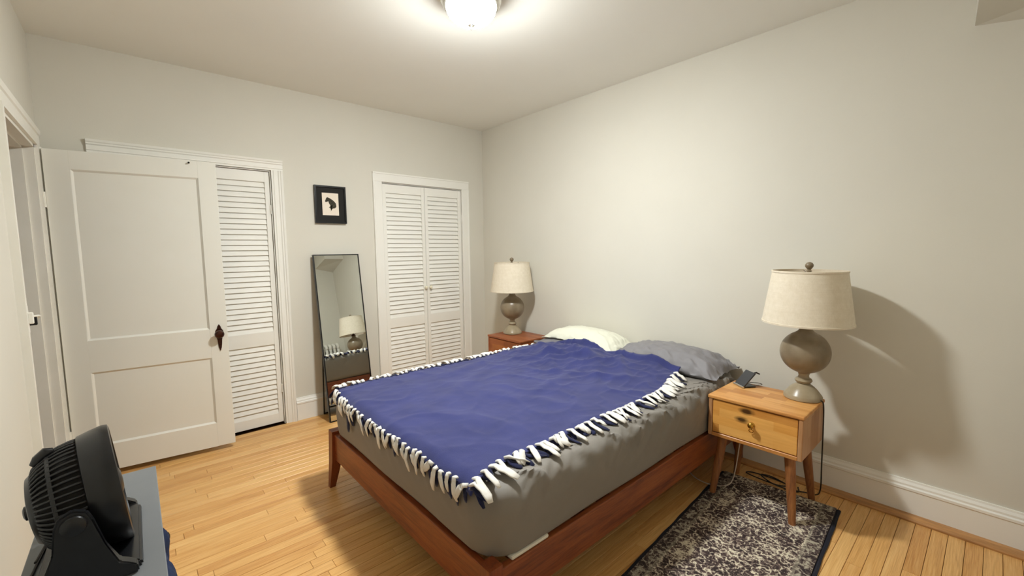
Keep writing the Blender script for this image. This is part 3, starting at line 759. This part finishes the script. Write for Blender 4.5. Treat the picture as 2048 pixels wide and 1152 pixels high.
# ------------------------------------------------------------------ table lamps
def lamp(x, y, z, label):
    r = thing('table_lamp', label, 'lamp', (x, y, z), 0, None)
    bm = B(); lathe(bm, [(.086, 0), (.090, .004), (.090, .018), (.084, .027), (.079, .034), (.066, .052), (.050, .068), (.034, .080), (.028, .085)], 48); sm(obj('base', bm, 'lamp_base', r), 35)
    bm = B(); lathe(bm, [(.026, .083), (.036, .090), (.041, .100), (.037, .110), (.027, .115), (.024, .127), (.028, .140)], 40); sm(obj('collar', bm, 'lamp_base', r), 40)
    bm = B(); R = .117; zc = .256
    pr = [(.026, .138)] + [(R*math.cos(a), zc+R*.99*math.sin(a)) for a in [math.radians(d) for d in range(-74, 69, 6)]] + [(.040, .368), (.032, .378), (.029, .388), (.030, .396)]
    lathe(bm, pr, 56); sm(obj('body', bm, 'lamp_stone', r), 50)
    bm = B(); lathe(bm, [(.030, .394), (.034, .396), (.030, .412), (.024, .418), (.018, .422), (.018, .43), (.012, .435)], 32); sm(obj('socket', bm, 'bronze', r), 40)
    bm = B(); z0, z1, r0, r1, t_ = .414, .698, .208, .170, .003
    lathe(bm, [(r0, z0), (r0+.0025, z0+.001), (r0+.0025, z0+.010), (r0, z0+.011), (r1, z1-.011), (r1+.0025, z1-.010), (r1+.0025, z1-.001), (r1, z1), (r1-t_, z1), (r0-t_, z0), (r0, z0)], 72, cap=False)
    sh = sm(obj('lamp_shade', bm, 'shade', r), 40); sh['label'] = 'cream linen drum shade'
    bm = B()
    for a in (0.4, 0.4+2*PI/3, 0.4+4*PI/3):
        tube(bm, [(0, 0, z1-.022), (.03*math.cos(a), .03*math.sin(a), z1-.018), ((r1-.004)*math.cos(a), (r1-.004)*math.sin(a), z1-.006)], .0022, 6)
    tube(bm, spline([(.015, 0, .40), (.055, 0, .46), (.06, 0, .56), (.02, 0, .655), (0, 0, z1-.02)], 6), .002, 6); tube(bm, spline([(-.015, 0, .40), (-.055, 0, .46), (-.06, 0, .56), (-.02, 0, .655), (0, 0, z1-.02)], 6), .002, 6)
    obj('harp', bm, 'bronze', r)
    bm = B(); lathe(bm, [(.013, .43), (.016, .45), (.030, .495), (.031, .52), (.022, .545), (.003, .553)], 24); sm(obj('bulb', bm, 'ivory', r))
    bm = B(); lathe(bm, [(.010, z1-.022), (.011, z1-.006), (.013, z1-.002), (.008, z1+.004), (.012, z1+.010), (.019, z1+.020), (.020, z1+.030), (.014, z1+.040), (.004, z1+.045)], 24); sm(obj('finial', bm, 'lamp_stone', r), 60)
    return r
L1 = lamp(-.270, -3.172, .5855, 'large table lamp with cream shade on the nightstand nearest the rug')
L2 = lamp(-.215, -.715, .5905, 'table lamp with cream shade in the corner beside the louvred closet')
def cord(path, r_, mat, parent, name='cord'):
    bm = B(); tube(bm, spline(path, 8), r_, 8); return sm(obj(name, bm, mat, parent), 80)
o = Vector((-.270, -3.172, .5855))
pc = [(-.29, -3.24, .592), (-.290, -3.262, .596), (-.288, -3.272, .57), (-.285, -3.275, .45), (-.275, -3.275, .25), (-.25, -3.27, .09), (-.19, -3.235, .022), (-.17, -3.18, .005), (-.22, -3.09, .006)]
cord([Vector(p)-o for p in pc], .0033, 'black_rubber', L1)

# loose cables
tag(cord([(-.165, -3.13, .006), (-.14, -3.02, .006), (-.15, -2.90, .006), (-.20, -2.88, .014), (-.215, -2.97, .013), (-.20, -3.06, .007), (-.16, -3.09, .006), (-.135, -3.0, .012), (-.17, -2.95, .018), (-.225, -3.04, .016), (-.20, -3.15, .006), (-.14, -3.14, .006)], .0035, 'black_rubber', None, 'power_cable'),
    'tangle of black power cable lying on the floor behind the nightstand', 'cable')
tag(cord([(-.385, -2.930, .345), (-.39, -2.905, .28), (-.385, -2.885, .12), (-.40, -2.870, .03), (-.45, -2.85, .014), (-.485, -2.805, .0135), (-.50, -2.755, .0135), (-.47, -2.68, .006), (-.41, -2.60, .006), (-.36, -2.52, .006), (-.30, -2.42, .006)], .0030, 'white_rubber', None, 'charging_cable'),
    'pale charging cable looping from the nightstand towards under the bed', 'cable')
tag(cord([(-.46, -2.985, .356), (-.465, -2.99, .335), (-.47, -3.01, .322), (-.47, -3.04, .325), (-.465, -3.058, .356)], .0025, 'brown_rubber', None, 'cable_loop'),
    'short dark cable loop hanging below the nightstand drawer', 'cable')

# folding stand on the nightstand
st = thing('tablet_stand', 'black folding stand with a tilted slab on the honey nightstand', 'stand', (-.30, -2.872, .5855), 0)
P0 = Vector((-.288, -2.821, .592)) - Vector(st.location); P1_ = Vector((-.338, -2.889, .592)) - Vector(st.location)
wv = (P1_-P0); hd = Vector((.80, -.60, 0)); up = (hd*.072 + Vector((0, 0, .082))); nn = wv.cross(up).normalized()
if nn.z < 0: nn = -nn
bm = B()
def slab(bm, o_, a, b, c):
    v = [bm.verts.new(o_ + a*i + b*j + c*k) for i in (0, 1) for j in (0, 1) for k in (0, 1)]
    for q in ((0, 1, 3, 2), (4, 6, 7, 5), (0, 4, 5, 1), (2, 3, 7, 6), (0, 2, 6, 4), (1, 5, 7, 3)): bm.faces.new([v[i] for i in q])
slab(bm, P0, wv, up, -nn*.010); bmesh.ops.bevel(bm, geom=bm.edges[:], offset=.002, segments=1, affect='EDGES'); obj('tilted_slab', bm, 'charcoal', st)
bm = B(); slab(bm, P0+wv*.1+Vector((0, 0, -.0055)), wv*.85, hd*.085, Vector((0, 0, .007))); bmesh.ops.bevel(bm, geom=bm.edges[:], offset=.0015, segments=1, affect='EDGES'); obj('foot', bm, 'black_plastic', st)
bm = B(); d = wv.normalized(); tube(bm, [P0+wv*.0-d*.002+Vector((0, 0, -.0005)), P1_+d*.004+Vector((0, 0, -.0005))], .0058, 14); hg = obj('hinge_pin', bm, 'nickel', st); hg['label'] = 'silver hinge pin'
bm = B(); q = P0+up+wv*.8; tube(bm, [q-nn*.006, q+hd*.018-nn*.004, q+hd*.040+Vector((0, 0, -.012))], [.003, .0045, .004], 8); obj('plug', bm, 'black_plastic', st)
bm = B(); q = P0+wv*.6+hd*.085; tube(bm, spline([q+Vector((0, 0, -.001)), q+hd*.03+Vector((0, 0, -.003)), q+hd*.05+Vector((.02, 0, -.003)), q+hd*.04+Vector((.04, .02, -.003)), q+Vector((.05, .04, -.003))], 6), .0018, 6); obj('cord', bm, 'brown_rubber', st)

# ------------------------------------------------------------------ rug
rug = thing('runner_rug', 'distressed dark brown and cream patterned runner rug beside the bed', 'rug', (-1.12, -3.118, 0), .0640)
bm = B(); RX0, RX1, RW = -1.05, .866, .300
nx_, ny_ = 110, 40
g = [[bm.verts.new((RX0+(RX1-RX0)*i/nx_, -RW+.018+(2*RW-.036)*j/ny_, .008)) for j in range(ny_+1)] for i in range(nx_+1)]
for i in range(nx_):
    for j in range(ny_): bm.faces.new((g[i][j], g[i+1][j], g[i+1][j+1], g[i][j+1]))
for row in g:
    for v in row: v.co.z = .0075 + .0006*noise.noise(Vector((v.co.x*40, v.co.y*40, 0)))
rw = obj('woven_field', bm, 'rug', rug)
md = rw.modifiers.new('thickness', 'SOLIDIFY'); md.thickness = .007; md.offset = -1
for y0, y1 in ((-RW, -RW+.0185), (RW-.0185, RW)):
    bm = B(); n = 60; rows = []
    for i in range(n+1):
        x = RX0+(RX1-RX0)*i/n; wob = .004*noise.noise(Vector((x*9, y0, 0)))
        a, b = (y0+wob, y1) if y0 < 0 else (y0, y1+wob)
        rows.append([bm.verts.new(p) for p in ((x, a, .0008), (x, a, .0075), (x, (a+b)/2, .010), (x, b, .0075), (x, b, .0008))])
    for a, b in zip(rows, rows[1:]):
        for k in range(5): bm.faces.new((a[k], a[(k+1) % 5], b[(k+1) % 5], b[k]))
    bm.faces.new(rows[0]); bm.faces.new(rows[-1][::-1])
    obj('binding', bm, 'rug_edge', rug)

# ------------------------------------------------------------------ picture on the back wall
pf = thing('picture_frame', 'small black frame with a dark dog drawing above the leaning mirror', 'picture', (-1.662, 0, 1.812))
fw2, fh2 = .130, .158
bm = B()
def frame_ring(bm, hw, hh, wd, y0, y1):
    o_ = [(-hw, -hh), (hw, -hh), (hw, hh), (-hw, hh)]; i_ = [(-hw+wd, -hh+wd), (hw-wd, -hh+wd), (hw-wd, hh-wd), (-hw+wd, hh-wd)]
    for k in range(4):
        a, b, c, d = o_[k], o_[(k+1) % 4], i_[(k+1) % 4], i_[k]
        f = [bm.verts.new((p[0], y0, p[1])) for p in (a, b, c, d)]; r_ = [bm.verts.new((p[0], y1, p[1])) for p in (a, b, c, d)]
        bm.faces.new(f); bm.faces.new(r_[::-1])
        for m in range(4): bm.faces.new((f[m], f[(m+1) % 4], r_[(m+1) % 4], r_[m]))
frame_ring(bm, fw2, fh2, .014, -.028, -.002); obj('frame', bm, 'black_metal', pf)
obj('mat_board', bx(-fw2+.013, fw2-.013, -.016, -.006, -fh2+.013, fh2-.013), 'mat_board', pf)
pp = obj('print', bx(-.0685, .0675, -.0185, -.0150, -.090, .098), 'paper', pf); pp['label'] = 'cream paper print with a seated dark dog'
raw = [(590, 480), (596, 503), (622, 503), (650, 490), (668, 488), (676, 520), (692, 548), (712, 572), (714, 600), (690, 616), (686, 630), (712, 628), (732, 618), (722, 598), (735, 570), (750, 585), (752, 604), (744, 640), (734, 690), (727, 716), (750, 680), (768, 648), (815, 640), (842, 622), (853, 595), (846, 560), (838, 525), (805, 488), (770, 458), (738, 438), (692, 412), (662, 402), (650, 392), (622, 400), (606, 430), (600, 455)]
bm = B(); vv = []
for px, py in raw:
    s = (px - (512 + .078*(py-295)))/372; t_ = (py-295)/510
    vv.append(bm.verts.new((-.0685 + .136*s, -.0192, .098 - .188*t_)))
bm.faces.new(vv); bmesh.ops.triangulate(bm, faces=bm.faces); obj('dog_drawing', bm, 'ink', pp)

# ------------------------------------------------------------------ leaning mirror
mr = thing('leaning_mirror', 'tall narrow black-framed mirror leaning on the wall between the closets', 'mirror', (-1.640, -.245, 0), math.radians(1.35))
MWd, MH = .195, 1.402; tilt = math.atan2(.210, 1.39)
RM = Matrix.Rotation(-tilt, 4, 'X')
bm = B(); frame_ring(bm, MWd, MH/2, .008, -.012, .014); bmesh.ops.transform(bm, matrix=RM @ Matrix.Translation((0, 0, MH/2)), verts=bm.verts); obj('frame', bm, 'black_metal', mr)
bm = B(); box(bm, -MWd+.007, MWd-.007, -.008, -.002, .007, MH-.007); bmesh.ops.transform(bm, matrix=RM, verts=bm.verts); obj('mirror_glass', bm, 'mirror', mr)
bm = B(); box(bm, -MWd+.007, MWd-.007, -.0019, .010, .007, MH-.007); bmesh.ops.transform(bm, matrix=RM, verts=bm.verts); obj('backing', bm, 'black_plastic', mr)
bm = B(); hy = .13
for x in (-.165, .165): tube(bm, [(x, .016+.9*math.sin(tilt), .9), (x, .212, .006)], .006, 8)
tube(bm, [(-.165, .211, .012), (.165, .211, .012)], .006, 8)
obj('easel_leg', bm, 'black_metal', mr)

# ------------------------------------------------------------------ dresser and fan (near left)
DX0, DX1, DYa, DYb, DZt = -3.205, -2.957, -3.45, -1.985, .70
dr = thing('low_dresser', 'narrow grey dresser under the black fan along the left wall', 'dresser', (DX0, DYa, 0))
w, l = DX1-DX0, DYb-DYa
obj('top', bx(-.0, w, 0, l, DZt-.022, DZt, .002), 'dresser', dr)
obj('carcass', bx(.006, w-.024, .006, l-.006, .06, DZt-.0225), 'dresser', dr)
obj('plinth', bx(.02, w-.03, .02, l-.02, 0, .0595), 'dresser', dr)
nd = 3
for j in range(3):
    for i in range(nd):
        a = .008 + (l-.016)*i/nd; b = .008 + (l-.016)*(i+1)/nd; z0 = .07+.20*j
        d = obj('drawer', bx(w-.0235, w-.006, a+.003, b-.003, z0, z0+.194, .002), 'dresser', dr)
        bm = B(); lathe(bm, [(.006, 0), (.006, .010), (.012, .014), (.012, .02), (.004, .023)], 14, mtx=Matrix.Rotation(PI/2, 4, 'Y')); obj('knob', bm, 'black_metal', d, loc=(w-.0065, (a+b)/2, z0+.10))
# clothes peeping out over the drawer fronts
def cloth(name, ys, label, z0, z1, ext, mat='navy_cloth'):
    bm = B(); n, m = 22, 10; gx = []
    for i in range(n+1):
        y = ys[0]+(ys[1]-ys[0])*i/n; e = math.sin(PI*i/n)**.6
        row = []
        for j in range(m+1):
            f = j/m; z = z1 - (z1-z0*1.0)*f
            x = DX1-.0045 + ext*e*(math.sin(PI*min(1, f*1.15))**.7) + .006*noise.noise(Vector((y*40, z*30, 2)))*e + .001
            row.append(bm.verts.new((max(x, DX1-.0045), y, z - .02*(1-e))))
        gx.append(row)
    for i in range(n):
        for j in range(m): bm.faces.new((gx[i][j], gx[i+1][j], gx[i+1][j+1], gx[i][j+1]))
    o_ = sm(obj(name, bm, mat), 80); o_.modifiers.new('t', 'SOLIDIFY').thickness = .004
    return tag(o_, label, 'clothing')
cloth('folded_shirt', (-2.66, -2.47), 'navy cloth bulging out along the edge of the grey dresser', .52, .672, .018)
cloth('folded_shirt', (-2.415, -2.352), 'small tuft of navy cloth on the dresser edge nearest the door', .56, .674, .012)

def fan():
    fx, fy, fz = -3.10, -2.42, DZt
    f = thing('table_fan', 'black round table fan tilted on its stand on the grey dresser', 'fan', (fx, fy, fz))
    pz = .148; tl = math.radians(6)
    Mh = Matrix.Translation((0, 0, pz)) @ Matrix.Rotation(math.radians(4), 4, 'Z') @ Matrix.Rotation(PI/2-tl, 4, 'Y')       # lathe axis z -> +x, tilted up
    N = 72
    bm = B(); lathe(bm, [(.128, .014), (.133, .016), (.139, .040), (.143, .062), (.141, .072), (.134, .074), (.131, .066), (.128, .030)], N, cap=False, mtx=Mh); sm(obj('front_ring', bm, 'black_plastic', f), 40)
    # ribbed rear housing: dark inner shell and many raised ribs
    prof = [(.127, .016), (.126, .002), (.122, -.016), (.115, -.034), (.104, -.050), (.090, -.062), (.080, -.066)]
    bm = B(); lathe(bm, [(r-.006, z) for r, z in prof], 48, cap=False, mtx=Mh); sm(obj('rear_shell', bm, 'dark', f))
    rme = None
    for k in range(56):
        a = 2*PI*k/56
        if rme is None:
            bm = B(); tube(bm, [(r, 0, z) for r, z in prof], .0030, 6); me = bpy.data.meshes.new('grille_rib'); bmesh.ops.recalc_face_normals(bm, faces=bm.faces); bm.to_mesh(me); bm.free(); me.materials.append(M['grey_plastic']); rme = me
            for p in me.polygons: p.use_smooth = True
        o_ = bpy.data.objects.new('grille_rib', rme); C.objects.link(o_); o_.parent = f; o_.matrix_local = Mh @ Matrix.Rotation(a, 4, 'Z')
    bm = B(); lathe(bm, [(.113, -.031), (.118, -.031), (.117, -.037), (.112, -.039)], N, cap=False, mtx=Mh); obj('grille_hoop', bm, 'grey_plastic', f)
    bm = B(); lathe(bm, [(.082, -.060), (.083, -.066), (.074, -.076), (.05, -.080), (.004, -.081)], 48, cap=False, mtx=Mh); sm(obj('rear_cap', bm, 'black_plastic', f))
    bm = B(); lathe(bm, [(.016, -.080), (.016, -.088), (.010, -.091), (.001, -.091)], 20, cap=False, mtx=Mh); sm(obj('speed_dial', bm, 'black_plastic', f))
    # carrying grip on top of the housing
    bm = B(); pts = [Mh @ Vector((-r-.008, 0, z)) for r, z in ((.116, -.022), (.116, -.032), (.104, -.048), (.094, -.058))]; tube(bm, pts, [.006, .012, .012, .007], 10); sm(obj('grip', bm, 'black_plastic', f))
    # front grille and blades
    bm = B()
    for k in range(36):
        a = 2*PI*k/36; b = a+.5
        tube(bm, [Mh @ Vector((r*math.cos(a+.5*(r/.13)), r*math.sin(a+.5*(r/.13)), .066+.004*(1-r/.13))) for r in (.03, .065, .10, .131)], .0013, 4)
    g = obj('front_grille', bm, 'black_plastic', f)
    bm = B(); lathe(bm, [(.032, .064), (.032, .072), (.02, .076), (.002, .077)], 32, cap=False, mtx=Mh); sm(obj('front_hub', bm, 'black_plastic', f))
    for k in range(3):
        bm = B(); a0 = 2*PI*k/3; rows = []
        for r in (.02, .05, .08, .105):
            rows.append([bm.verts.new(Mh @ Vector((r*math.cos(a0+s*.9), r*math.sin(a0+s*.9), .035+.02*(s-.5)))) for s in (0, .25, .5, .75, 1)])
        for p, q in zip(rows, rows[1:]):
            for i in range(4): bm.faces.new((p[i], p[i+1], q[i+1], q[i]))
        o_ = obj('blade', bm, 'grey_plastic', f, True); o_.modifiers.new('t', 'SOLIDIFY').thickness = .002
    # fork stand: two broad arms rising from a curved foot
    for sy in (-1, 1):
        bm = B(); prof2 = []
        ol = [(-.078, .002), (-.060, .030), (-.036, .095), (-.030, pz+.002), (-.022, pz+.022), (0, pz+.032), (.022, pz+.022), (.030, pz+.002), (.046, .085), (.066, .040), (.082, .030), (.094, .020), (.096, .002)]
        y0, y1 = sy*.146, sy*.162
        fr = [bm.verts.new((x, y0 - sy*0, z)) for x, z in ol]; bk = [bm.verts.new((x, y1+sy*(.010 if z < .05 else 0), z)) for x, z in ol]
        bm.faces.new(fr); bm.faces.new(bk[::-1])
        for k in range(len(ol)): bm.faces.new((fr[k], fr[(k+1) % len(ol)], bk[(k+1) % len(ol)], bk[k]))
        bmesh.ops.recalc_face_normals(bm, faces=bm.faces); bmesh.ops.bevel(bm, geom=bm.edges[:], offset=.003, segments=2, affect='EDGES')
        sm(obj('arm', bm, 'black_plastic', f), 40)
        bm = B(); lathe(bm, [(.022, .0), (.020, .006), (.012, .009), (.004, .010)], 24, mtx=Matrix.Translation((0, sy*.1615, pz)) @ Matrix.Rotation(-sy*PI/2, 4, 'X')); sm(obj('pivot_cap', bm, 'black_plastic', f))
        bm = B(); lathe(bm, [(.012, 0), (.012, .022)], 16, mtx=Matrix.Translation((0, sy*.126, pz)) @ Matrix.Rotation(-sy*PI/2, 4, 'X')); obj('pivot_pin', bm, 'black_plastic', f)
    bm = B(); ol = [(-.075, .001), (-.07, .014), (0, .018), (.08, .022), (.100, .016), (.104, .001)]
    ra = [bm.verts.new((x, -.15, z)) for x, z in ol]; rb = [bm.verts.new((x, .15, z)) for x, z in ol]
    for k in range(len(ol)): bm.faces.new((ra[k], ra[(k+1) % len(ol)], rb[(k+1) % len(ol)], rb[k]))
    bm.faces.new(ra[::-1]); bm.faces.new(rb); bmesh.ops.recalc_face_normals(bm, faces=bm.faces); bmesh.ops.bevel(bm, geom=bm.edges[:], offset=.004, segments=2, affect='EDGES')
    sm(obj('foot', bm, 'black_plastic', f), 40)
    bm = B(); tube(bm, spline([(-.085, .02, .006), (-.080, .05, .004), (-.074, .12, .003), (-.080, -.02, .003), (-.090, -.14, .003), (-.098, -.30, .003)][0:1] + [(-.074, .115, .0035), (-.085, -.02, .0035), (-.095, -.18, .0035), (-.10, -.40, .0035)], 6), .003, 6); sm(obj('cord', bm, 'black_rubber', f))
fan()

# ------------------------------------------------------------------ radiator on the wall behind the camera (seen in the mirror)
rd = thing('radiator', 'white cast-iron column radiator below the soffit, seen in the leaning mirror', 'radiator', (-.56, NY+.11, 0))
sec = None
for k in range(12):
    x = -.352 + k*.066
    if sec is None:
        bm = B()
        for yy in (-.05, .05): tube(bm, [(0, yy, .0), (0, yy, .03), (0, yy, .06), (0, yy, .91)], [.018, .018, .022, .022], 12)
        tube(bm, spline([(0, -.05, .90), (0, -.048, .945), (0, 0, .97), (0, .048, .945), (0, .05, .90)], 5), .026, 12)
        tube(bm, spline([(0, -.05, .10), (0, 0, .085), (0, .05, .10)], 5), .024, 12)
        me = bpy.data.meshes.new('radiator_section'); bmesh.ops.recalc_face_normals(bm, faces=bm.faces); bm.to_mesh(me); bm.free(); me.materials.append(M['radiator']); sec = me
        for p in me.polygons: p.use_smooth = True
    o_ = bpy.data.objects.new('radiator_section', sec); C.objects.link(o_); o_.parent = rd; o_.location = (x, 0, 0)
for z in (.13, .89):
    bm = B(); tube(bm, [(-.37, 0, z), (.392, 0, z)], .020, 12); obj('manifold_pipe', bm, 'radiator', rd)
bm = B(); tube(bm, [(-.36, 0, .13), (-.44, 0, .13), (-.44, 0, .0)], .014, 10); lathe(bm, [(.02, .12), (.024, .16), (.018, .19)], 14, cx=-.44); obj('valve', bm, 'nickel', rd)
